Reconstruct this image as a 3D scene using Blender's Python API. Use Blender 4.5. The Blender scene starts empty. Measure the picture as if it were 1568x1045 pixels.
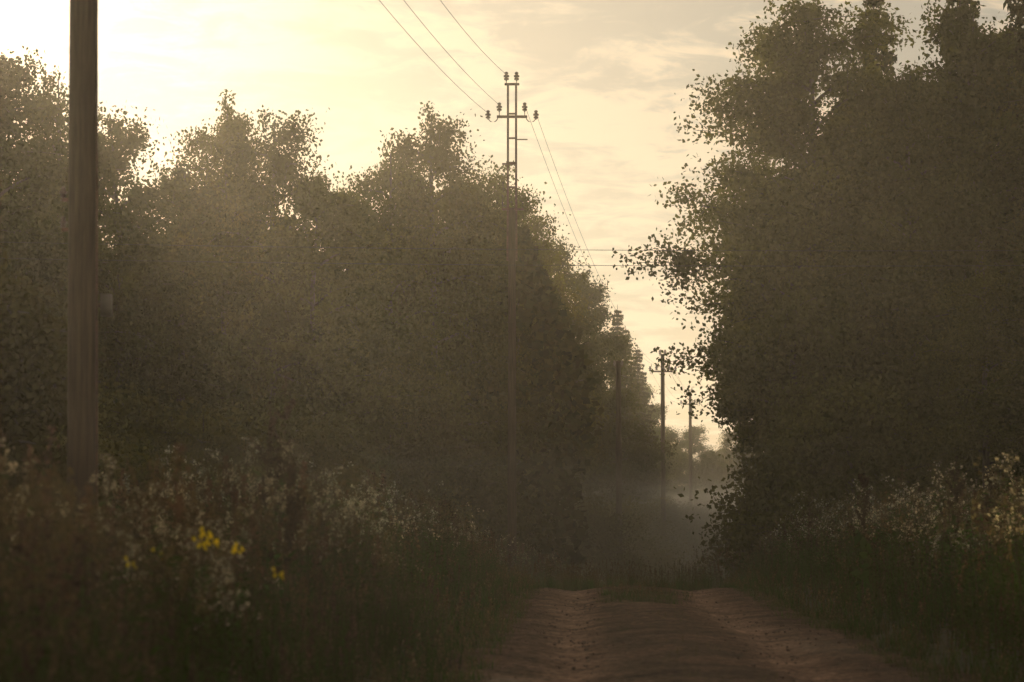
import bpy, math, random
import numpy as np
from mathutils import Vector
R_ = np.random.default_rng(7)
random.seed(7)
scene = bpy.context.scene
SUN_AZ, SUN_EL = math.radians(11.3), math.radians(11.8)
sun_dir = Vector((-math.sin(SUN_AZ)*math.cos(SUN_EL), math.cos(SUN_AZ)*math.cos(SUN_EL), math.sin(SUN_EL)))

# ------------------------------------------------------------------ terrain
def sstep(a, b, t):
    t = np.clip((t-a)/(b-a), 0, 1); return t*t*(3-2*t)
def base_z(y):
    y = np.asarray(y, float)
    d = np.clip(y-38, 0, 70)
    return -0.037*d*sstep(38, 52, y) + 0.03*np.sin(y*0.35)*sstep(5, 20, y)*(1-sstep(36, 44, y))
def road_c(y):
    y = np.asarray(y, float)
    return 0.88+0.029*y+0.0013*np.clip(y-45, 0, 200)**2*0.8
def ground_z(x, y):
    x = np.asarray(x, float); y = np.asarray(y, float)
    off = np.abs(x-road_c(y))
    bank = 0.10*sstep(1.9, 3.2, off)
    n = 0.05*np.sin(x*0.9+1.3*np.sin(y*0.4))*np.cos(y*0.7)*sstep(2, 4, off)
    return base_z(y)+bank+n

# ------------------------------------------------------------------ mesh helper
class Acc:
    def __init__(s): s.v=[]; s.f=[]; s.c=[]; s.m=[]; s.n=0
    def add(s, V, F, C, m=0):
        V=np.asarray(V,float).reshape(-1,3); F=np.asarray(F,int).reshape(-1,4)
        C=np.asarray(C,float)
        if C.ndim==1: C=np.tile(C,(len(V),1))
        s.v.append(V); s.f.append(F+s.n); s.c.append(C); s.m.append(np.full(len(F),m)); s.n+=len(V)
    def arrays(s):
        return np.concatenate(s.v),np.concatenate(s.f),np.concatenate(s.c),np.concatenate(s.m)
    def mesh(s, name, mats, smooth=False):
        return mk_mesh(name,*s.arrays(),mats,smooth)
def mk_mesh(name,V,F,C,M,mats,smooth=False):
    me=bpy.data.meshes.new(name)
    me.vertices.add(len(V)); me.vertices.foreach_set('co',V.astype(np.float32).ravel())
    me.loops.add(F.size); me.loops.foreach_set('vertex_index',F.astype(np.int32).ravel())
    me.polygons.add(len(F)); me.polygons.foreach_set('loop_start',(np.arange(len(F))*4).astype(np.int32))
    me.polygons.foreach_set('loop_total',np.full(len(F),4,np.int32))
    me.polygons.foreach_set('material_index',M.astype(np.int32))
    me.polygons.foreach_set('use_smooth',np.full(len(F),smooth,bool))
    me.update(calc_edges=True)
    a=me.color_attributes.new('col','FLOAT_COLOR','POINT')
    a.data.foreach_set('color',np.concatenate([C,np.ones((len(C),1))],1).astype(np.float32).ravel())
    for m in mats: me.materials.append(m)
    return me
def obj(name, me, loc=(0,0,0), rot=(0,0,0), sc=(1,1,1), parent=None):
    o=bpy.data.objects.new(name,me); o.location=loc; o.rotation_euler=rot; o.scale=sc
    scene.collection.objects.link(o)
    if parent: o.parent=parent
    return o
def tube(acc, P, rad, sides=6, col=(1,1,1), m=0, cap=True):
    P=np.asarray(P,float); rad=np.broadcast_to(np.asarray(rad,float),(len(P),))
    T=np.gradient(P,axis=0); T/=np.linalg.norm(T,axis=1)[:,None]+1e-9
    up=np.array([0,0,1.]) if abs(T[0][2])<0.9 else np.array([1.,0,0])
    A=np.cross(T,up); A/=np.linalg.norm(A,axis=1)[:,None]+1e-9; B=np.cross(T,A)
    an=np.arange(sides)*2*math.pi/sides
    V=(P[:,None]+rad[:,None,None]*(A[:,None]*np.cos(an)[None,:,None]+B[:,None]*np.sin(an)[None,:,None])).reshape(-1,3)
    F=[]
    for i in range(len(P)-1):
        for k in range(sides):
            k2=(k+1)%sides; F.append((i*sides+k,i*sides+k2,(i+1)*sides+k2,(i+1)*sides+k))
    if cap and sides%2==0:
        for base in (0,(len(P)-1)*sides):
            for k in range(sides//2-1):
                F.append((base+k,base+k+1,base+sides-2-k,base+sides-1-k))
    acc.add(V,F,col,m)
def box(acc,c,s,col=(1,1,1),m=0):
    c=np.array(c,float); s=np.array(s,float)/2
    V=[c+s*np.array(q) for q in [(-1,-1,-1),(1,-1,-1),(1,1,-1),(-1,1,-1),(-1,-1,1),(1,-1,1),(1,1,1),(-1,1,1)]]
    F=[(0,3,2,1),(4,5,6,7),(0,1,5,4),(1,2,6,5),(2,3,7,6),(3,0,4,7)]
    acc.add(V,F,col,m)
def leaves(acc,P,size,col,m=1,elong=1.5,droop=0.0,colvar=0.25,rng=R_):
    n=len(P)
    d=rng.normal(size=(n,3)); d[:,2]-=droop; d/=np.linalg.norm(d,axis=1)[:,None]
    e=rng.normal(size=(n,3)); e-=d*(e*d).sum(1)[:,None]; e/=np.linalg.norm(e,axis=1)[:,None]
    s=(size*rng.uniform(0.6,1.3,n))[:,None]
    L=d*s*elong/2; W=e*s/2
    V=np.stack([P-L,P+W-L*0.1,P+L,P-W-L*0.1],1).reshape(-1,3)
    F=np.arange(4*n).reshape(n,4)
    C=np.asarray(col)[None]*np.clip(1+colvar*rng.normal(size=(n,1)),0.3,2)
    C=C+rng.uniform(-0.15,0.2,(n,1))*np.array([[.05,.02,0]])
    acc.add(V,F,np.clip(np.repeat(C,4,0),0.005,1),m)

# ------------------------------------------------------------------ materials
def new_mat(name):
    m=bpy.data.materials.new(name); m.use_nodes=True; nt=m.node_tree
    nt.nodes.clear(); out=nt.nodes.new('ShaderNodeOutputMaterial'); return m,nt,out
def N(nt,t,**k):
    n=nt.nodes.new(t)
    for a,b in k.items(): setattr(n,a,b)
    return n
def leaf_mat(name,trans=0.4,tcol=(1.5,1.25,0.5),lo=.7,hi=1.25):
    m,nt,out=new_mat(name); L=nt.links.new
    at=N(nt,'ShaderNodeAttribute',attribute_name='col')
    oi=N(nt,'ShaderNodeObjectInfo')
    hs=N(nt,'ShaderNodeHueSaturation')
    mr=N(nt,'ShaderNodeMapRange'); mr.inputs['To Min'].default_value=lo; mr.inputs['To Max'].default_value=hi
    L(oi.outputs['Random'],mr.inputs['Value']); L(mr.outputs[0],hs.inputs['Value']); L(at.outputs['Color'],hs.inputs['Color'])
    df=N(nt,'ShaderNodeBsdfDiffuse'); L(hs.outputs[0],df.inputs['Color'])
    mx=N(nt,'ShaderNodeMix',data_type='RGBA',blend_type='MULTIPLY'); mx.inputs['Factor'].default_value=1
    L(hs.outputs[0],mx.inputs['A']); mx.inputs['B'].default_value=(*tcol,1)
    tr=N(nt,'ShaderNodeBsdfTranslucent'); L(mx.outputs['Result'],tr.inputs['Color'])
    ms=N(nt,'ShaderNodeMixShader'); ms.inputs[0].default_value=trans
    L(df.outputs[0],ms.inputs[1]); L(tr.outputs[0],ms.inputs[2])
    L(ms.outputs[0],out.inputs['Surface'])
    return m
def rough_mat(name,c1,c2,scale=5,rough=0.85,bump=0.3,stretch=(1,1,1),metal=0,c3=None):
    m,nt,out=new_mat(name); L=nt.links.new
    tc=N(nt,'ShaderNodeTexCoord'); mp=N(nt,'ShaderNodeMapping'); mp.inputs['Scale'].default_value=stretch
    L(tc.outputs['Object'],mp.inputs[0])
    no=N(nt,'ShaderNodeTexNoise'); no.inputs['Scale'].default_value=scale; no.inputs['Detail'].default_value=8; no.inputs['Roughness'].default_value=.65
    L(mp.outputs[0],no.inputs['Vector'])
    cr=N(nt,'ShaderNodeValToRGB'); cr.color_ramp.elements[0].position=.35; cr.color_ramp.elements[1].position=.65
    cr.color_ramp.elements[0].color=(*c1,1); cr.color_ramp.elements[1].color=(*c2,1)
    L(no.outputs['Fac'],cr.inputs[0])
    bs=N(nt,'ShaderNodeBsdfPrincipled'); bs.inputs['Roughness'].default_value=rough; bs.inputs['Metallic'].default_value=metal
    bs.inputs['Specular IOR Level'].default_value=0.25
    L(cr.outputs[0],bs.inputs['Base Color'])
    bp=N(nt,'ShaderNodeBump'); bp.inputs['Strength'].default_value=bump; bp.inputs['Distance'].default_value=.03
    L(no.outputs['Fac'],bp.inputs['Height']); L(bp.outputs[0],bs.inputs['Normal'])
    L(bs.outputs[0],out.inputs['Surface']); return m
leafM=leaf_mat('leaf_foliage',.5,(2.4,1.7,.5),.45,.85)
weedM=leaf_mat('weed_foliage',0.3,(1.25,1.15,0.6),.9,1.0)
barkM=rough_mat('bark',(.02,.017,.014),(.07,.06,.05),6,stretch=(1,1,.3))
woodM=rough_mat('weathered_pole_wood',(.026,.018,.013),(.068,.048,.034),9,bump=.5,stretch=(3,3,.18))
steelM=rough_mat('rusty_steel',(.05,.03,.022),(.12,.07,.045),12,rough=.6,metal=.3)
glassM=rough_mat('insulator_ceramic',(.05,.035,.03),(.07,.05,.04),4,rough=.3)
wireM=rough_mat('wire_metal',(.03,.03,.03),(.05,.05,.05),4,rough=.9)
boxM=rough_mat('painted_box',(.10,.10,.09),(.14,.13,.12),8,rough=.6)
stoneM=rough_mat('stones',(.06,.045,.036),(.14,.10,.085),14)
groundM=rough_mat('grassy_ground',(.02,.024,.01),(.05,.045,.025),3,bump=.6)
def road_mat():
    m,nt,out=new_mat('dirt_road_soil'); L=nt.links.new
    at=N(nt,'ShaderNodeAttribute',attribute_name='col')
    tc=N(nt,'ShaderNodeTexCoord')
    n1=N(nt,'ShaderNodeTexNoise'); n1.inputs['Scale'].default_value=1.3; n1.inputs['Detail'].default_value=9; n1.inputs['Roughness'].default_value=.7
    n2=N(nt,'ShaderNodeTexNoise'); n2.inputs['Scale'].default_value=16; n2.inputs['Detail'].default_value=6; n2.inputs['Roughness'].default_value=.7
    vo=N(nt,'ShaderNodeTexVoronoi'); vo.inputs['Scale'].default_value=13
    for n in (n1,n2,vo): L(tc.outputs['Object'],n.inputs['Vector'])
    cr=N(nt,'ShaderNodeValToRGB'); cr.color_ramp.elements[0].position=.35; cr.color_ramp.elements[1].position=.65
    cr.color_ramp.elements[0].color=(.4,.4,.4,1); cr.color_ramp.elements[1].color=(1.45,1.4,1.35,1)
    L(n1.outputs['Fac'],cr.inputs[0])
    cr2=N(nt,'ShaderNodeValToRGB'); cr2.color_ramp.elements[0].position=.38; cr2.color_ramp.elements[1].position=.64
    cr2.color_ramp.elements[0].color=(.45,.45,.45,1); cr2.color_ramp.elements[1].color=(1.6,1.55,1.5,1)
    L(n2.outputs['Fac'],cr2.inputs[0])
    a=N(nt,'ShaderNodeMix',data_type='RGBA',blend_type='MULTIPLY'); a.inputs['Factor'].default_value=1
    L(at.outputs['Color'],a.inputs['A']); L(cr.outputs[0],a.inputs['B'])
    b=N(nt,'ShaderNodeMix',data_type='RGBA',blend_type='MULTIPLY'); b.inputs['Factor'].default_value=1
    L(a.outputs['Result'],b.inputs['A']); L(cr2.outputs[0],b.inputs['B'])
    bs=N(nt,'ShaderNodeBsdfPrincipled'); bs.inputs['Roughness'].default_value=.95; bs.inputs['Specular IOR Level'].default_value=.1
    L(b.outputs['Result'],bs.inputs['Base Color'])
    ad=N(nt,'ShaderNodeMath',operation='ADD'); L(n2.outputs['Fac'],ad.inputs[0]); L(vo.outputs['Distance'],ad.inputs[1])
    bp=N(nt,'ShaderNodeBump'); bp.inputs['Strength'].default_value=.9; bp.inputs['Distance'].default_value=.05
    L(ad.outputs[0],bp.inputs['Height']); L(bp.outputs[0],bs.inputs['Normal'])
    L(bs.outputs[0],out.inputs['Surface']); return m
roadM=road_mat()

# ------------------------------------------------------------------ ground + road
xs=np.concatenate([[-900,-500,-250,-120,-70,-45,-30,-22],np.arange(-16,20.1,.4),[24,30,45,70,120,250,500,900]])
ys=np.concatenate([[-200,-80,-30,-10],np.arange(-4,60,.5),np.arange(60,140,2),[150,180,220,300,450,700,1200,2500]])
X,Y=np.meshgrid(xs,ys); Z=ground_z(X,Y)-0.10*(1-sstep(1.7,2.1,np.abs(X-road_c(Y))))
V=np.stack([X,Y,Z],-1).reshape(-1,3); nx=len(xs)
I,J=np.meshgrid(np.arange(nx-1),np.arange(len(ys)-1)); b=(J*nx+I).ravel()
F=np.stack([b,b+1,b+nx+1,b+nx],1)
obj('ground',mk_mesh('ground',V,F,np.ones((len(V),3)),np.zeros(len(F)),[groundM],True))
ry=np.concatenate([np.arange(-4,60,.12),np.arange(60,120,1.0)]); ro=np.linspace(-2.25,2.25,56)
O,YY=np.meshgrid(ro,ry)
def vn(x,y,s,seed):
    r=np.random.default_rng(seed); z=0
    for k in range(9):
        a=r.uniform(0,6.28); f=s*r.uniform(.5,2); z=z+np.sin((x*math.cos(a)+y*math.sin(a))*f+r.uniform(0,6.28))
    return z/4
edge=O+0.16*vn(YY,YY*0.3,1.1,3)*sstep(1.3,2,np.abs(O))
XX=road_c(YY)+edge
track=np.exp(-((np.abs(O)-1.0-.06*vn(YY,YY*.2,.5,8))/.30)**2)
ZZ=base_z(YY)+0.02-0.06*track+0.035*np.exp(-(O/.4)**2)+0.009*vn(XX,YY,5,1)+0.007*vn(XX,YY,13,2)-0.12*sstep(2.0,2.25,np.abs(O))
c_t=np.array([.175,.115,.090]); c_m=np.array([.078,.052,.040])
C=(c_m+(c_t-c_m)*track[...,None])*(1+.12*vn(XX,YY,2.2,5))[...,None]
V=np.stack([XX,YY,ZZ],-1).reshape(-1,3); nx=len(ro)
I,J=np.meshgrid(np.arange(nx-1),np.arange(len(ry)-1)); b=(J*nx+I).ravel()
F=np.stack([b,b+1,b+nx+1,b+nx],1)
obj('dirt_road',mk_mesh('dirt_road',V,F,C.reshape(-1,3),np.zeros(len(F)),[roadM],True))
st=Acc()
cube=np.array([(-1,-1,-1),(1,-1,-1),(1,1,-1),(-1,1,-1),(-1,-1,1),(1,-1,1),(1,1,1),(-1,1,1)])*.5
cf=np.array([(0,3,2,1),(4,5,6,7),(0,1,5,4),(1,2,6,5),(2,3,7,6),(3,0,4,7)])
for i in range(2600):
    y=R_.uniform(8,48); o=R_.uniform(-1.95,1.95)
    s=.012+.022*R_.random()**3
    q=cube*R_.uniform(.6,1.3,3)*s*R_.uniform(.7,1.2,(8,1)); a=R_.uniform(0,6.3)
    q=np.stack([q[:,0]*math.cos(a)-q[:,1]*math.sin(a),q[:,0]*math.sin(a)+q[:,1]*math.cos(a),q[:,2]],1)
    t=math.exp(-((abs(o)-1.0)/.32)**2)
    st.add(q+[road_c(y)+o,y,base_z(y)+.022-.055*t],cf,(1,1,1))
obj('road_gravel',st.mesh('road_gravel',[stoneM]))

# ------------------------------------------------------------------ trees
def cnorm(rng,shape):
    x=rng.normal(size=shape); return np.where(np.abs(x)>1.8,x*.5,x)
def make_deciduous(name,seed,H=14,R=3.0,ncl=70,leaf=.105,low=.08,col=(.055,.075,.022),n_limb=40,widest=.45,droop=.5,top_sharp=1.0,gaps=.3,foot=.72,sig=1.0):
    rng=np.random.default_rng(seed); a=Acc(); R=R*.76
    t=np.linspace(0,1,9)
    wob=np.cumsum(rng.normal(0,.12,(9,2)),0)*.6; wob-=wob[0]
    TP=np.stack([wob[:,0],wob[:,1],t*H*.97-.3],1)
    tube(a,TP,.17*(1-t)**.8*H/14+.015,7,(1,1,1),0)
    cl=[]
    for i in range(n_limb):
        h=low+(0.97-low)*((i+rng.random())/n_limb)
        az=i*2.4+rng.normal(0,.4)
        if h<widest: pr=foot+(1-foot)*(h/widest)
        else: pr=((1-h)/(1-widest))**(.62*top_sharp)
        Ln=R*(pr*rng.uniform(1-gaps*1.2,1.12)+.12)
        rise=(.25+.7*h)*rng.uniform(.6,1.3)
        s=np.linspace(0,1,6)
        p0=np.array([np.interp(h,t,TP[:,0]),np.interp(h,t,TP[:,1]),h*H*.97-.3-Ln*rise*.35])
        p0[2]=max(p0[2],.2)
        bend=rng.normal(0,.25)
        dx=np.cos(az+bend*s); dy=np.sin(az+bend*s)
        P=p0+np.stack([dx*Ln*s,dy*Ln*s,Ln*rise*(s-.45*s**2*(1+droop*.5))],1)
        tube(a,P,np.linspace(.05,.012,6)*H/14,4,(1,1,1),0,False)
        k=max(4,int(4+6*Ln/R))
        for j in range(k):
            sj=rng.uniform(.25,1.0); q=np.array([np.interp(sj,s,P[:,c]) for c in range(3)])
            d=np.array([math.cos(az)*.6,math.sin(az)*.6,.15])+rng.normal(0,.6,3)*[1,1,.6]
            l2=R*.34*rng.uniform(.5,1.2)
            u=np.linspace(0,1,4)[:,None]
            Q=q+d*l2*u+np.array([0,0,-1])*droop*l2*.6*u**2
            tube(a,Q,np.linspace(.018,.006,4),3,(1,1,1),0,False)
            for w in range(1,4): cl.append((Q[w],(.08+.12*rng.random()+.04*w)*sig))
    for w in range(10):
        q=TP[-1]+np.array([rng.normal(0,.14),rng.normal(0,.14),-w*.14+.1]); cl.append((q,.12))
    Ps=[];Cc=[]
    for q,sg in cl:
        n=int(ncl*rng.uniform(.5,1.4)); sub=cnorm(rng,(n,3))*sg*np.array([1.15,1.15,.9+droop*.4])
        Ps.append(q+sub); Cc.append(np.tile(np.array(col)*rng.uniform(.75,1.3),(n,1)))
    P=np.concatenate(Ps); P[:,2]=np.maximum(P[:,2],.05)
    CC=np.concatenate(Cc)
    leaves(a,P,leaf,(1,1,1),1,1.5,droop,.10,rng); a.c[-1]=np.clip(a.c[-1]*np.repeat(CC,4,0),.005,1)
    print(name,len(P)); return a.mesh(name,[barkM,leafM])
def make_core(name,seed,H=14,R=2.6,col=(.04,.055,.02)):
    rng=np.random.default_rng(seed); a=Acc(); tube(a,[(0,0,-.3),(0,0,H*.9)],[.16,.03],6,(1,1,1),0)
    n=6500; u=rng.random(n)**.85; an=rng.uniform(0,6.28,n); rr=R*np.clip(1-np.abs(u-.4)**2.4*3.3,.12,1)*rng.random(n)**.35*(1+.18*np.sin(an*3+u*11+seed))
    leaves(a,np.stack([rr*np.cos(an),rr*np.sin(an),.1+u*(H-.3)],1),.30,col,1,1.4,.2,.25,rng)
    return a.mesh(name,[barkM,leafM])
def make_spruce(name,seed,H=16,R=2.6,col=(.03,.045,.02)):
    rng=np.random.default_rng(seed); a=Acc()
    tube(a,[(0,0,-.3),(0.05,0,H*.5),(0,0,H)],[.2,.11,.01],7,(1,1,1),0)
    Ps=[]
    z=.4
    while z<H-.3:
        h=z/H; L0=R*(1-h)**.85*rng.uniform(.8,1.15)+.10
        nb=int(5+5*(1-h)); off=rng.uniform(0,6)
        for k in range(nb):
            az=off+k*2*math.pi/nb+rng.normal(0,.15); L=L0*rng.uniform(.7,1.15); s=np.linspace(0,1,6)
            P=np.stack([np.cos(az)*L*s,np.sin(az)*L*s,z+L*(-.15*s-.35*s**2+.28*s**4)],1)
            tube(a,P,np.linspace(.03,.006,6),3,(1,1,1),0,False)
            n=int(160*L/R)+6
            sj=rng.uniform(.1,1,n)**.8; w=(1-sj)*.35*L+.05
            side=rng.uniform(-1,1,n)*w
            x=np.interp(sj,s,P[:,0])-np.sin(az)*side; y=np.interp(sj,s,P[:,1])+np.cos(az)*side
            zz=np.interp(sj,s,P[:,2])-np.abs(rng.normal(0,.04+.1*min(1,L),n))-np.abs(side)*.25
            Ps.append(np.stack([x,y,zz],1))
        z+=.42*rng.uniform(.8,1.2)*(.6+.5*(1-h))
    leaves(a,np.concatenate(Ps),.08,col,1,2.6,1.2,.25,rng)
    return a.mesh(name,[barkM,leafM])
D=[make_deciduous('birch_a',1,14,3.0,66,.074,droop=.9,col=(.06,.075,.022),gaps=.5,top_sharp=.9),
   make_deciduous('birch_b',2,14,2.7,66,.074,droop=.8,widest=.55,gaps=.55),
   make_deciduous('alder_a',3,14,3.3,76,.082,droop=.2,widest=.4,col=(.045,.065,.02),gaps=.3),
   make_deciduous('alder_b',4,14,3.0,76,.082,droop=.3,widest=.5,col=(.05,.07,.022),gaps=.35),
   make_deciduous('birch_c',5,14,2.4,60,.074,droop=1.0,widest=.6,gaps=.6,top_sharp=.8)]
EDGE=make_deciduous('maple_edge',9,15.5,4.0,84,.08,low=.2,droop=.35,widest=.5,n_limb=60,gaps=.25,col=(.05,.07,.022),top_sharp=.95,foot=.35)
EDGE2=make_deciduous('maple_young',19,11.3,2.9,70,.08,low=.42,droop=.5,widest=.66,n_limb=34,gaps=.3,col=(.05,.07,.022),top_sharp=1.0,foot=.1)
S=[make_spruce('spruce_a',11),make_spruce('spruce_b',12,16,2.3)]
BUSH=[make_deciduous('willow_bush_a',21,4,2.1,52,.075,low=.03,n_limb=26,widest=.4,droop=.2,col=(.06,.08,.028)),
      make_deciduous('willow_bush_b',22,4,2.4,52,.075,low=.03,n_limb=26,widest=.3,droop=.1,col=(.065,.08,.03))]
CORE=[make_core('forest_core_a',41),make_core('forest_core_b',42)]
def put(kind,x,y,H,w=1.0,rot=None):
    if kind<10: me=D[kind]; h0=14; nm='birch_tree' if kind in(0,1,4) else 'alder_tree'
    elif kind<20: me=S[kind-10]; h0=16; nm='spruce_tree'
    elif kind<30: me=BUSH[kind-20]; h0=4; nm='willow_bush'
    elif kind==30: me=EDGE; h0=15.5; nm='maple_tree'
    elif kind==31: me=EDGE2; h0=11.3; nm='maple_tree'
    else: me=CORE[kind-40]; h0=14; nm='forest_tree'
    s=H/h0
    k=w*(s**.5 if kind<20 or kind>=40 else s)
    r=random.uniform(0,6.28)
    obj(nm,me,(x,y,float(ground_z(x,y))-.05),(0,0,r if rot is None else rot),(k,k,s))
# left front row
for k,x,y,H,w in [(0,-15.2,66,15.4,1),(2,-13.6,64,14.9,1),(1,-12.2,66,15.0,1),(3,-10.9,68,14.0,1),(2,-9.8,70,13.0,1),(0,-8.4,71,15.4,.95),(4,-7.0,70,14.6,1),
    (3,-5.9,70,12.6,1),(2,-4.7,72,12.4,.9),(1,-3.6,73,14.2,.9),(0,-2.5,75,15.9,1),(3,-1.3,79,14.4,.9),(4,-.3,82,15.2,.95),
    (2,-1.0,88,15.2,1),(0,.5,98,16.6,1),(3,2.1,115,17.4,1),(2,4.0,135,18,1.05),(10,7.0,160,17.6,1.2),(11,8.0,170,17.0,1.25),(10,9.9,190,17,1.25),(3,12.3,225,16.5,1.2),(2,15.0,262,16,1.2),(0,20,330,16,1.3),(3,15.8,238,12.4,1.1),(2,18.2,242,13,1.2),(0,20.6,222,12.5,1.1),(3,17.4,208,9.5,.9),(2,19,196,9.5,.9)]:
    put(k,x,y,H,w)
for i in range(13):
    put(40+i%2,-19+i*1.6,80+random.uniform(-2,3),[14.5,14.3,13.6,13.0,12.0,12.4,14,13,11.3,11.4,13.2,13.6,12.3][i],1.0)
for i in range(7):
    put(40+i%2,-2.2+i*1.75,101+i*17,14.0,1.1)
for i in range(15):
    x=-17+i*1.1
    put(20+i%2,x,(60 if x<-4 else 74)+random.uniform(-2,2),random.uniform(3.5,5.5),1.0)
for x,y,H in [(-9.5,47,3.6),(-8.3,49,3.2),(-7.2,52,3.0),(-10.8,46,4.2),(-6,55,3),(-4.5,58,3),(3.2,97,4),(5.2,118,4.5),(7.4,140,4.5),(10.5,165,5),(13.2,182,4.6),(15.8,176,4.6)]:
    put(20+int(abs(x))%2,x,y,H,1.1)
# right side
put(30,8.1,62,15.9,1.03,1.0); put(31,7.0,60.5,11.3,1.0,2.0)
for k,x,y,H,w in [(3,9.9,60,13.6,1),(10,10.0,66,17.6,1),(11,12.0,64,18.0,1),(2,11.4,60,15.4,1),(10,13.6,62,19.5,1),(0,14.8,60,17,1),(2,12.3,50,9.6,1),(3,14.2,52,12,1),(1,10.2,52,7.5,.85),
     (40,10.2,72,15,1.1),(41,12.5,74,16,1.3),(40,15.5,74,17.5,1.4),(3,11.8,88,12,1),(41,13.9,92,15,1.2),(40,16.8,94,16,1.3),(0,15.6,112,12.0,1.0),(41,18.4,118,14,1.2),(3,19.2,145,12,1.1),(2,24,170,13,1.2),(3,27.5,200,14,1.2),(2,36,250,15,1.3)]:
    put(k,x,y,H,w)
for i in range(9):
    put(20+i%2,7.8+i*1.0,56+random.uniform(-3,3),random.uniform(3,5.2),1.0)
for x,y,H in [(7.6,58,5.0),(8.1,66,4.0),(8.8,74,4.2),(10.0,84,4.5),(11.1,96,4.6),(12.7,110,5),(14.6,128,5.5),(17.4,150,6),(19.5,175,6.5)]:
    put(20,x,y,H,1.0)
me=make_deciduous('sapling',33,3.9,1.0,40,.05,low=.1,n_limb=34,widest=.35,droop=.4,col=(.035,.042,.012),sig=.6)
obj('young_alder',me,(-4.7,22,0))
fa=Acc()
for i in range(26):
    rng=np.random.default_rng(100+i); cx=-60+i*7+rng.normal(0,2); cy=430+rng.uniform(-20,20); h=rng.uniform(13,17)
    gz=float(base_z(cy)); tube(fa,[(cx,cy,gz-.3),(cx,cy,gz+h*.9)],[.25,.05],6,(1,1,1),0)
    n=5000; u=rng.random(n)**.8; rr=5.2*(1-u**2.2)**.6*rng.random(n)**.4; an=rng.uniform(0,6.28,n)
    rr*=1+.2*np.sin(an*3+u*9)
    P=np.stack([cx+rr*np.cos(an),cy+rr*np.sin(an),gz+u*h],1)
    leaves(fa,P,.45,(.045,.06,.02),1,1.4,0,.25,rng)
obj('distant_forest',fa.mesh('distant_forest',[barkM,leafM]))

# ------------------------------------------------------------------ weeds
def blade(rng,h,w,lean,col,base=(0,0),seg=4):
    az=rng.uniform(0,6.28); s=np.linspace(0,1,seg+1); k=lean*rng.uniform(.3,1.4)
    r=k*h*s**2; z=h*(s-.25*k*s**2)
    cx=base[0]+math.cos(az)*r; cy=base[1]+math.sin(az)*r
    ww=w*(1-s**1.5)+.0008; px,py=-math.sin(az)*ww/2,math.cos(az)*ww/2
    V=np.empty((2*seg+2,3)); V[0::2]=np.stack([cx-px,cy-py,z],1); V[1::2]=np.stack([cx+px,cy+py,z],1)
    F=[(2*i,2*i+1,2*i+3,2*i+2) for i in range(seg)]
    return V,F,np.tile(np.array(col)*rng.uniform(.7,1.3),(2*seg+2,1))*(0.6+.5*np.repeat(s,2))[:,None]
GREEN=(.040,.080,.018); OLIVE=(.058,.082,.024); BROWN=(.070,.060,.036); FLUFF=(.46,.43,.37)
def tpl_grass(seed,h=1.0,n=45,spread=.22,heads=7,col=GREEN,lite=False):
    rng=np.random.default_rng(seed); a=Acc()
    if lite: n=int(n*.6)
    for i in range(n):
        c=col if rng.random()<.86 else BROWN
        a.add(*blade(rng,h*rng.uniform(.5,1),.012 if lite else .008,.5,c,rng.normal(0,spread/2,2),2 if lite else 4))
    for i in range(4 if lite else heads):
        b=rng.normal(0,spread/2,2); hh=h*rng.uniform(1.0,1.35); az=rng.uniform(0,6.28); l=rng.uniform(.03,.15)*hh
        P=np.array([(b[0],b[1],0),(b[0]+math.cos(az)*l*.3,b[1]+math.sin(az)*l*.3,hh*.55),(b[0]+math.cos(az)*l,b[1]+math.sin(az)*l,hh)])
        tube(a,P,[.0022,.0018,.001],3,BROWN,0,False)
        m=9 if lite else 24
        u=rng.uniform(0,1,m); q=P[2]-[0,0,.16]*u[:,None]*1.0+rng.normal(0,1,(m,3))*(.006+.018*u[:,None]*[1,1,.5])
        leaves(a,q,.022 if lite else .014,np.array(BROWN)*1.4,0,2.2,-1,.3,rng)
    return a.arrays()
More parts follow.
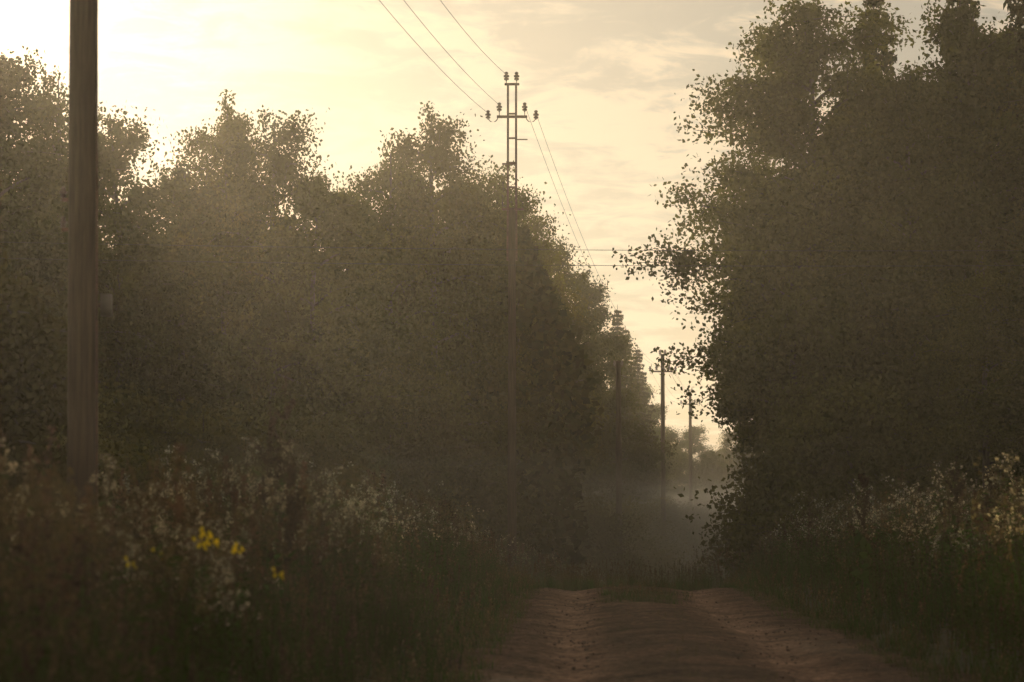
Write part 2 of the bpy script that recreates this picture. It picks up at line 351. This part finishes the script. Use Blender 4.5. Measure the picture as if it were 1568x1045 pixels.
def tpl_forb(seed,h=1.4,n=5,top='fluff',lite=False):
    rng=np.random.default_rng(seed); a=Acc()
    for i in range(n):
        b=rng.normal(0,.14,2); hh=h*rng.uniform(.72,1.08); le=rng.normal(0,.07,2)*hh; s=np.linspace(0,1,5)
        if top=='yellow': b=b*0; hh=h
        P=np.stack([b[0]+le[0]*s**1.5,b[1]+le[1]*s**1.5,hh*s],1); tube(a,P[::2] if lite else P,np.linspace(.005,.0015,3 if lite else 5),3,np.array(BROWN)*.8,0,False)
        k=int((20 if lite else 34)*hh); u=rng.uniform(.08,.9,k); az=rng.uniform(0,6.28,k); L=rng.uniform(.06,.13,k)*(1.15-.6*u)*(1.25 if lite else 1)
        q=np.stack([np.interp(u,s,P[:,c]) for c in range(3)],1)
        d=np.stack([np.cos(az),np.sin(az),rng.uniform(-.3,.7,k)],1); sd=np.stack([-np.sin(az),np.cos(az),0*az],1)
        w=(L*.13)[:,None]; L=L[:,None]
        V=np.stack([q,q+d*L*.5+sd*w,q+d*L-[0,0,.02],q+d*L*.5-sd*w],1).reshape(-1,3)
        cc=np.array(GREEN if rng.random()<.7 else OLIVE)*rng.uniform(.7,1.3)
        a.add(V,np.arange(4*k).reshape(k,4),cc)
        T=P[-1]
        if top=='fluff':
            for c in range(6 if lite else 8):
                o=T+rng.normal(0,1,3)*[.045,.045,.05]-[0,0,.04]
                if not lite: tube(a,[T-[0,0,.14],o],[.0015,.001],3,BROWN,0,False)
                m=5 if lite else 12; leaves(a,o+rng.normal(0,.012,(m,3)),.017 if lite else .012,np.array(FLUFF)*rng.uniform(.2,1.2),0,1.4,0,.3,rng)
        elif top=='spire':
            m=36 if lite else 90; uu=rng.random(m); leaves(a,T+np.stack([rng.normal(0,.018,m)*(.4+uu),rng.normal(0,.018,m)*(.4+uu),-.28*uu+.03],1),.022 if lite else .015,np.array((.10,.07,.055))*rng.uniform(.7,1.3),0,2,-.6,.35,rng)
        elif top=='yellow':
            for c in range(4):
                o=T+rng.normal(0,1,3)*[.03,.03,.025]; leaves(a,o+rng.normal(0,.006,(9,3)),.014,(.72,.58,.03),0,1.2,0,.15,rng)
    return a.arrays()
def build(l): return [tpl_grass(1,lite=l),tpl_grass(2,1.1,lite=l),tpl_grass(3,.9,col=OLIVE,lite=l),tpl_forb(4,1.3,5,'fluff',l),tpl_forb(5,1.25,5,'spire',l),tpl_forb(6,1.2,6,'none',l),tpl_forb(8,1.3,6,'fluff',l),tpl_forb(12,1.35,6,'spire',l)]
TF=build(False); TL=build(True); TUFT=tpl_grass(9,.35,30,.2,2); YEL=tpl_forb(10,1.0,1,'yellow')
class Batch:
    def __init__(s): s.a=Acc()
    def place(s,T,x,y,sc,rng,tint=None,tilt=.06):
        V,F,C,M=T; a=rng.uniform(0,6.28); ca,sa=math.cos(a),math.sin(a)
        tx,ty=rng.normal(0,tilt,2)
        W=np.stack([V[:,0]*ca-V[:,1]*sa,V[:,0]*sa+V[:,1]*ca,V[:,2]],1)*sc
        W[:,0]+=W[:,2]*tx+x; W[:,1]+=W[:,2]*ty+y; W[:,2]+=float(ground_z(x,y))-.02
        cc=C*rng.uniform(.75,1.25)
        if tint is not None: cc=cc*tint
        s.a.add(W,F,cc)
def fill(name,side,y0,y1,width,dens,seed,probs,hs=1.0,T=TF):
    rng=np.random.default_rng(seed); B=Batch(); n=int((y1-y0)*width*dens)
    for i in range(n):
        y=rng.uniform(y0,y1); d=rng.uniform(0,width)
        lim=.2166*y+1.2
        x=float(road_c(y))+side*(1.98+d)
        if abs(x)>lim: continue
        hgt=(.32+.68*float(sstep(0,1.5,d)))*(1+.12*math.sin(x*1.1+y*.45)+.08*math.sin(y*1.3-x))*hs
        r=rng.random()
        k=rng.choice(len(T),p=probs)
        if k in(3,6) and y<12.5: k=rng.choice([5,0,1])
        if k in(3,6) and d<.9: k=5
        if d<.45 and r<.75: t=TUFT; sc=rng.uniform(.6,1.2)
        else: t=T[k]; sc=hgt*rng.uniform(.8,1.1)
        patch=.5+.5*math.sin(x*.8+1.7*math.sin(y*.23)+y*.31)
        B.place(t,x,y,sc,rng,np.array([1,1,1])+(patch-.5)*np.array([.3,.1,-.1]))
    print(name,B.a.n/4)
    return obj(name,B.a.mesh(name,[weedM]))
pl=[.20,.18,.16,.12,.10,.15,.10,.04]; pl=np.array(pl)/sum(pl)
pr=[.25,.22,.12,.10,.05,.15,.09,.01]; pr=np.array(pr)/sum(pr)
fill('roadside_weeds',-1,8,24,6.5,12,51,pl,1.05)
fill('roadside_weeds',-1,24,52,11,6.5,52,pl,1.10,TL)
fill('roadside_weeds',1,14,52,8,8,53,pr,1.12,TL)
rng=np.random.default_rng(60); B=Batch()
for i in range(1900):
    y=rng.uniform(50,105); x=rng.uniform(-10,13)
    o=abs(x-float(road_c(y)))
    if o<1.5: continue
    B.place(TL[rng.choice([0,1,2,3,5,7,6,4])],x,y,rng.uniform(.8,1.25)*(1.0 if o>3 else .7),rng)
for i in range(500):
    y=rng.uniform(46,60); x=float(road_c(y))+rng.uniform(-1.6,1.6)
    B.place(TL[rng.choice([0,1,2])],x,y,rng.uniform(.3,.55),rng)
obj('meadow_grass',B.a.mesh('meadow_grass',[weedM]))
B=Batch()
for i in range(300):
    y=rng.uniform(12,50); o=rng.normal(0,.22)
    if math.sin(y*.9)+math.sin(y*.37+1)<.3 and rng.random()<.8: continue
    B.place(TUFT,float(road_c(y))+o,y,rng.uniform(.12,.35),rng)
for i in range(90):
    y=rng.uniform(34,38); B.place(TUFT,float(road_c(y))+.05+rng.normal(0,.3),y,rng.uniform(.35,.7),rng)
for i in range(900):
    y=rng.uniform(12,46); sd=rng.choice([-1,1]); B.place(TUFT,float(road_c(y))+sd*rng.uniform(1.65,2.25),y,rng.uniform(.15,.6),rng)
obj('road_grass_tufts',B.a.mesh('road_grass_tufts',[weedM]))
def tall(name,x,y,h,seed):
    rng=np.random.default_rng(seed); a=Acc()
    P=np.array([(0,0,0),(.02,0,h*.5),(.05,.01,h)]); tube(a,P,[.009,.006,.002],5,BROWN,0)
    for k in range(12):
        u=rng.uniform(.45,.95); q=np.array([np.interp(u,[0,.5,1],P[:,c]) for c in range(3)]); az=rng.uniform(0,6.28); L=.32*(1.1-u)*rng.uniform(.7,1.3)+.05
        e=q+[math.cos(az)*L*.55,math.sin(az)*L*.55,L]; tube(a,[q,(q+e)/2+[0,0,-.02],e],[.003,.002,.001],3,BROWN,0,False)
        m=60; u2=rng.random((m,1)); leaves(a,q+(e-q)*u2+rng.normal(0,.012,(m,3)),.022,(.05,.038,.025),0,1.8,-.5,.3,rng)
    m=90; u2=rng.random((m,1)); leaves(a,P[1]+(P[2]-P[1])*u2+rng.normal(0,.014,(m,3)),.022,(.05,.038,.025),0,1.8,-.5,.3,rng)
    k=26; az=rng.uniform(0,6.28,k); leaves(a,np.stack([np.cos(az)*.07,np.sin(az)*.07,rng.uniform(.2,h*.6,k)],1),.09,GREEN,0,2,0,.2,rng)
    obj(name,a.mesh(name,[weedM]),(x,y,float(ground_z(x,y))))
tall('dock_plant',-1.92,20,2.35,1); tall('dock_plant',-2.08,20.3,2.1,2); tall('dock_plant',-1.6,17,1.6,3); tall('dock_plant',4.25,29.5,1.75,4); tall('dock_plant',5.0,27.5,1.85,5)
tall('dock_plant',5.5,28,1.7,6)
B=Batch()
for x,y,s in [(-1.60,12.7,1.09),(-1.64,12.8,1.12),(-1.67,12.7,1.07),(-1.84,12.5,1.01),(-1.47,12.6,1.06),(-1.24,12.5,.97),(-1.98,12.4,.97),(4.72,22.5,.95)]:
    B.place(YEL,x,y,s*1.0,rng,None,.015)
obj('yellow_wildflowers',B.a.mesh('yellow_wildflowers',[weedM]))

# ------------------------------------------------------------------ poles
def insul(a,p,s=1.0):
    x,y,z=p
    prof=[(0,.018),(.02,.018),(.025,.05),(.055,.055),(.06,.03),(.08,.03),(.085,.062),(.12,.06),(.125,.032),(.15,.03),(.165,.045),(.19,.03),(.2,.01)]
    tube(a,[(x,y,z+h*s) for h,_ in prof],[r*s for _,r in prof],10,(1,1,1),2)
def hook(a,x,y,z,dx,s=1.0):
    t=np.linspace(0,math.pi,7)
    P=[(x,y,z)]+[(x+dx*(.5-.5*math.cos(q)),y,z-.12*s*math.sin(q)) for q in t[1:]]+[(x+dx,y,z+.02)]
    tube(a,P,.011*s,5,(1,1,1),1)
MATS=[woodM,steelM,glassM,boxM]
a=Acc(); hz=np.linspace(-.5,10.5,14)
tube(a,[(.002*(h-5)+.006*math.sin(h),0,h) for h in hz],.137-.0042*(hz+.5),20,(1,1,1),0)
box(a,(0,0,9.6),(1.5,.09,.09),(1,1,1),1)
for x in(-.7,-.3,.3,.7): insul(a,(x,0,9.65))
box(a,(.185,.05,3.02),(.085,.1,.18),(1,1,1),3); box(a,(.13,.05,3.02),(.03,.03,.03),(1,1,1),1)
for z in(3.65,3.9): box(a,(-.14,0,z),(.07,.03,.03),(1,1,1),1); insul(a,(-.165,0,z+.01),.5)
tube(a,[(.128,-.05,0),(.122,-.05,4),(.118,-.05,6)],.009,5,(1,1,1),1)
obj('utility_pole',a.mesh('utility_pole',MATS,True),(-3.53,20,0),(0,math.radians(-.6),0))
g=float(base_z(68)); a=Acc()
tube(a,[(0,0,-.5),(0,0,5),(0,0,9.9-g)],[.135,.12,.10],14,(1,1,1),0)
for sx in(-.115,.115):
    tube(a,[(sx*1.1,0,8.4-g),(sx,0,11-g),(sx,0,13.42-g)],.036,6,(1,1,1),1)
for z in (8.6,9.3,9.85,10.5,11.2,11.9,12.6): box(a,(0,.04,z-g),(.26,.03,.05),(1,1,1),1)
box(a,(.02,-.05,9.86-g),(.62,.06,.06),(1,1,1),1); box(a,(-.08,-.05,11.15-g),(.4,.05,.05),(1,1,1),1)
box(a,(.27,-.05,11.85-g),(.34,.03,.03),(1,1,1),1)
box(a,(0,0,13.44-g),(.42,.07,.06),(1,1,1),1); box(a,(0,-.05,12.5-g),(.86,.07,.07),(1,1,1),1)
ins1=[]
for x in(-.16,.13): 
    tube(a,[(x,0,13.44-g),(x,0,13.55-g)],.012,5,(1,1,1),1); insul(a,(x,0,13.53-g),1.35); ins1.append((x,0,13.72-g))
for x in(-.36,.36):
    tube(a,[(x,-.05,12.5-g),(x,-.05,12.66-g)],.012,5,(1,1,1),1); insul(a,(x,-.05,12.64-g),1.35); ins1.append((x,-.05,12.84-g))
for sx in(-1,1):
    hook(a,sx*.4,-.05,12.5-g,sx*.28,1.3); insul(a,(sx*.68,-.05,12.42-g),1.35); ins1.append((sx*.68,-.05,12.6-g))
obj('power_line_tower_pole',a.mesh('power_line_tower_pole',MATS,False),(0,68,g))
def pole(name,x,y,top,arm=.6,arms=True):
    g=float(base_z(y)); a=Acc(); h=top-g
    tube(a,[(0,0,-.5),(0,0,h*.5),(0,0,h)],[.16,.14,.11],12,(1,1,1),0)
    pts=[]
    z=h-1.05
    if not arms:
        for sx in(-1,1): box(a,(sx*.12,0,h-.25),(.14,.04,.04),(1,1,1),1); insul(a,(sx*.17,0,h-.22),1.1)
        obj(name,a.mesh(name,MATS,False),(x,y,g)); return pts
    box(a,(0,-.13,z),(arm*2,.08,.09),(1,1,1),1)
    for sx in(-1,1):
        hook(a,sx*arm,-.13,z,sx*.16,1.4); insul(a,(sx*(arm+.16),-.13,z),1.6); pts.append((x+sx*(arm+.16),y,g+z+.2))
        insul(a,(sx*.38,-.13,z+.08),1.6); pts.append((x+sx*.38,y,g+z+.3))
        box(a,(sx*.1,0,h-.05),(.2,.05,.05),(1,1,1),1); insul(a,(sx*.15,0,h-.02),1.5); pts.append((x+sx*.15,y,g+h+.2))
    obj(name,a.mesh(name,MATS,False),(x,y,g)); return pts
p2=pole('utility_pole',4.85,110,8.2,arms=False)
p3=pole('utility_pole',9.05,145,10.8)
p4=pole('utility_pole',14.75,200,11.3)
p5=pole('utility_pole',-20,50,7.4); p6=pole('utility_pole',22,50,7.4)
w=Acc()
def wire(A,B_,sag,r=.0065):
    A=np.array(A,float);B_=np.array(B_,float);t=np.linspace(0,1,26)[:,None]
    P=A+(B_-A)*t; P[:,2]-=(4*sag*t*(1-t))[:,0]; tube(w,P,r,4,(1,1,1),0,False)
W1=[(x,68+y,z+g) for x,y,z in ins1]
near=[(-3.83,20,9.85),(-3.23,20,9.85),(-4.23,20,9.85),(-2.83,20,9.85)]
wire(W1[0],near[1],.55,.0075); wire(W1[2],near[0],.5,.0075); wire(W1[4],near[2],.5,.0075)
for q,e in [(W1[3],p3[4]),(W1[5],p3[3])]:
    wire(q,e,2.2,.006)
for q,e in zip(p3,p4): wire(q,e,.7,.006)
wire((-20,50,7.15),(22,50,6.85),.25,.0055); wire((-20,50,6.8),(22,50,6.55),.25,.0055)
obj('power_line_wires',w.mesh('power_line_wires',[wireM]))

# ------------------------------------------------------------------ mist
def mist(name,mn,mx_,dens,g_,col):
    me=bpy.data.meshes.new(name)
    vs=[(x,y,z) for x in(mn[0],mx_[0]) for y in(mn[1],mx_[1]) for z in(mn[2],mx_[2])]
    me.from_pydata(vs,[],[(0,1,3,2),(4,6,7,5),(0,4,5,1),(2,3,7,6),(0,2,6,4),(1,5,7,3)]); me.update()
    m,nt,out=new_mat(name+'_volume'); vsn=N(nt,'ShaderNodeVolumeScatter')
    vsn.inputs['Color'].default_value=(*col,1); vsn.inputs['Density'].default_value=dens; vsn.inputs['Anisotropy'].default_value=g_
    nt.links.new(vsn.outputs[0],out.inputs['Volume']); me.materials.append(m); obj(name,me)
mist('morning_mist',(-160,-25,-6),(160,460,26),.00047,.74,(1,.95,.87))
mist('ground_mist',(-70,46,-5.5),(80,450,2.8),.0026,.6,(.98,.98,1))

# ------------------------------------------------------------------ sky / sun / camera
wd=bpy.data.worlds.new('World'); scene.world=wd; wd.use_nodes=True; nt=wd.node_tree; nt.nodes.clear(); L=nt.links.new
out=N(nt,'ShaderNodeOutputWorld')
sk=N(nt,'ShaderNodeTexSky',sky_type='NISHITA',sun_disc=False); sk.sun_elevation=SUN_EL; sk.sun_rotation=-SUN_AZ
sk.dust_density=1.5
bg=N(nt,'ShaderNodeBackground'); bg.inputs['Strength'].default_value=.05; L(sk.outputs[0],bg.inputs['Color'])
tc=N(nt,'ShaderNodeTexCoord'); sep=N(nt,'ShaderNodeSeparateXYZ'); L(tc.outputs['Generated'],sep.inputs[0])
def M(op,a,b=None,c=None):
    n=N(nt,'ShaderNodeMath',operation=op)
    for i,v in enumerate((a,b,c)):
        if v is None: continue
        if isinstance(v,(int,float)): n.inputs[i].default_value=v
        else: L(v,n.inputs[i])
    return n.outputs[0]
zc=M('ADD',M('MAXIMUM',sep.outputs['Z'],0.0),.10)
cv=N(nt,'ShaderNodeCombineXYZ'); L(M('DIVIDE',sep.outputs['X'],zc),cv.inputs[0]); L(M('DIVIDE',sep.outputs['Y'],zc),cv.inputs[1])
def noise(s,d,off,dist=0.6):
    mp=N(nt,'ShaderNodeMapping'); mp.inputs['Location'].default_value=off; mp.inputs['Rotation'].default_value=(0,0,.2); mp.inputs['Scale'].default_value=(1.0,1.0,1)
    L(cv.outputs[0],mp.inputs[0]); n=N(nt,'ShaderNodeTexNoise'); n.inputs['Scale'].default_value=s; n.inputs['Detail'].default_value=d; n.inputs['Roughness'].default_value=.6; n.inputs['Distortion'].default_value=dist
    L(mp.outputs[0],n.inputs['Vector']); return n.outputs['Fac']
n1=noise(2.6,8,(3,1,0),.8); n2=noise(7,7,(7,2,0),1.2)
cl=M('ADD',M('MULTIPLY',n1,.6),M('MULTIPLY',n2,.4))
mr=N(nt,'ShaderNodeMapRange'); mr.interpolation_type='SMOOTHSTEP'; mr.inputs['From Min'].default_value=.44; mr.inputs['From Max'].default_value=.57; L(cl,mr.inputs['Value'])
cloud=mr.outputs[0]
dt=N(nt,'ShaderNodeVectorMath',operation='DOT_PRODUCT'); L(tc.outputs['Generated'],dt.inputs[0]); dt.inputs[1].default_value=sun_dir
dp=M('MAXIMUM',dt.outputs['Value'],0.0)
glow=M('ADD',M('MULTIPLY',M('POWER',dp,260),.70),M('ADD',M('MULTIPLY',M('POWER',dp,12),.22),.41))
lum=M('MULTIPLY',glow,M('ADD',M('MULTIPLY',cloud,.46),.74))
mc=N(nt,'ShaderNodeMix',data_type='RGBA'); L(cloud,mc.inputs['Factor']); mc.inputs['A'].default_value=(1.0,.89,.70,1); mc.inputs['B'].default_value=(1.18,.94,.64,1)
bg2=N(nt,'ShaderNodeBackground'); L(mc.outputs['Result'],bg2.inputs['Color']); L(lum,bg2.inputs['Strength'])
ms=N(nt,'ShaderNodeMixShader'); L(M('ADD',M('MULTIPLY',cloud,.14),.80),ms.inputs[0]); L(bg.outputs[0],ms.inputs[1]); L(bg2.outputs[0],ms.inputs[2])
L(ms.outputs[0],out.inputs['Surface'])
sl=bpy.data.lights.new('sun','SUN'); sl.energy=4.6; sl.angle=math.radians(.6); sl.color=(1,.78,.48)
so=bpy.data.objects.new('sun',sl); scene.collection.objects.link(so); so.rotation_euler=sun_dir.to_track_quat('Z','Y').to_euler()
cam=bpy.data.cameras.new('camera'); cam.lens=85; cam.sensor_width=36; cam.clip_end=5000; cam.clip_start=.1
cam.dof.use_dof=True; cam.dof.focus_distance=66; cam.dof.aperture_fstop=3.2
co=bpy.data.objects.new('camera',cam); scene.collection.objects.link(co); co.location=(0,0,1.3)
co.rotation_euler=(math.radians(90+4.06),0,0); scene.camera=co
scene.view_settings.view_transform='Standard'; scene.view_settings.look='None'; scene.view_settings.exposure=0
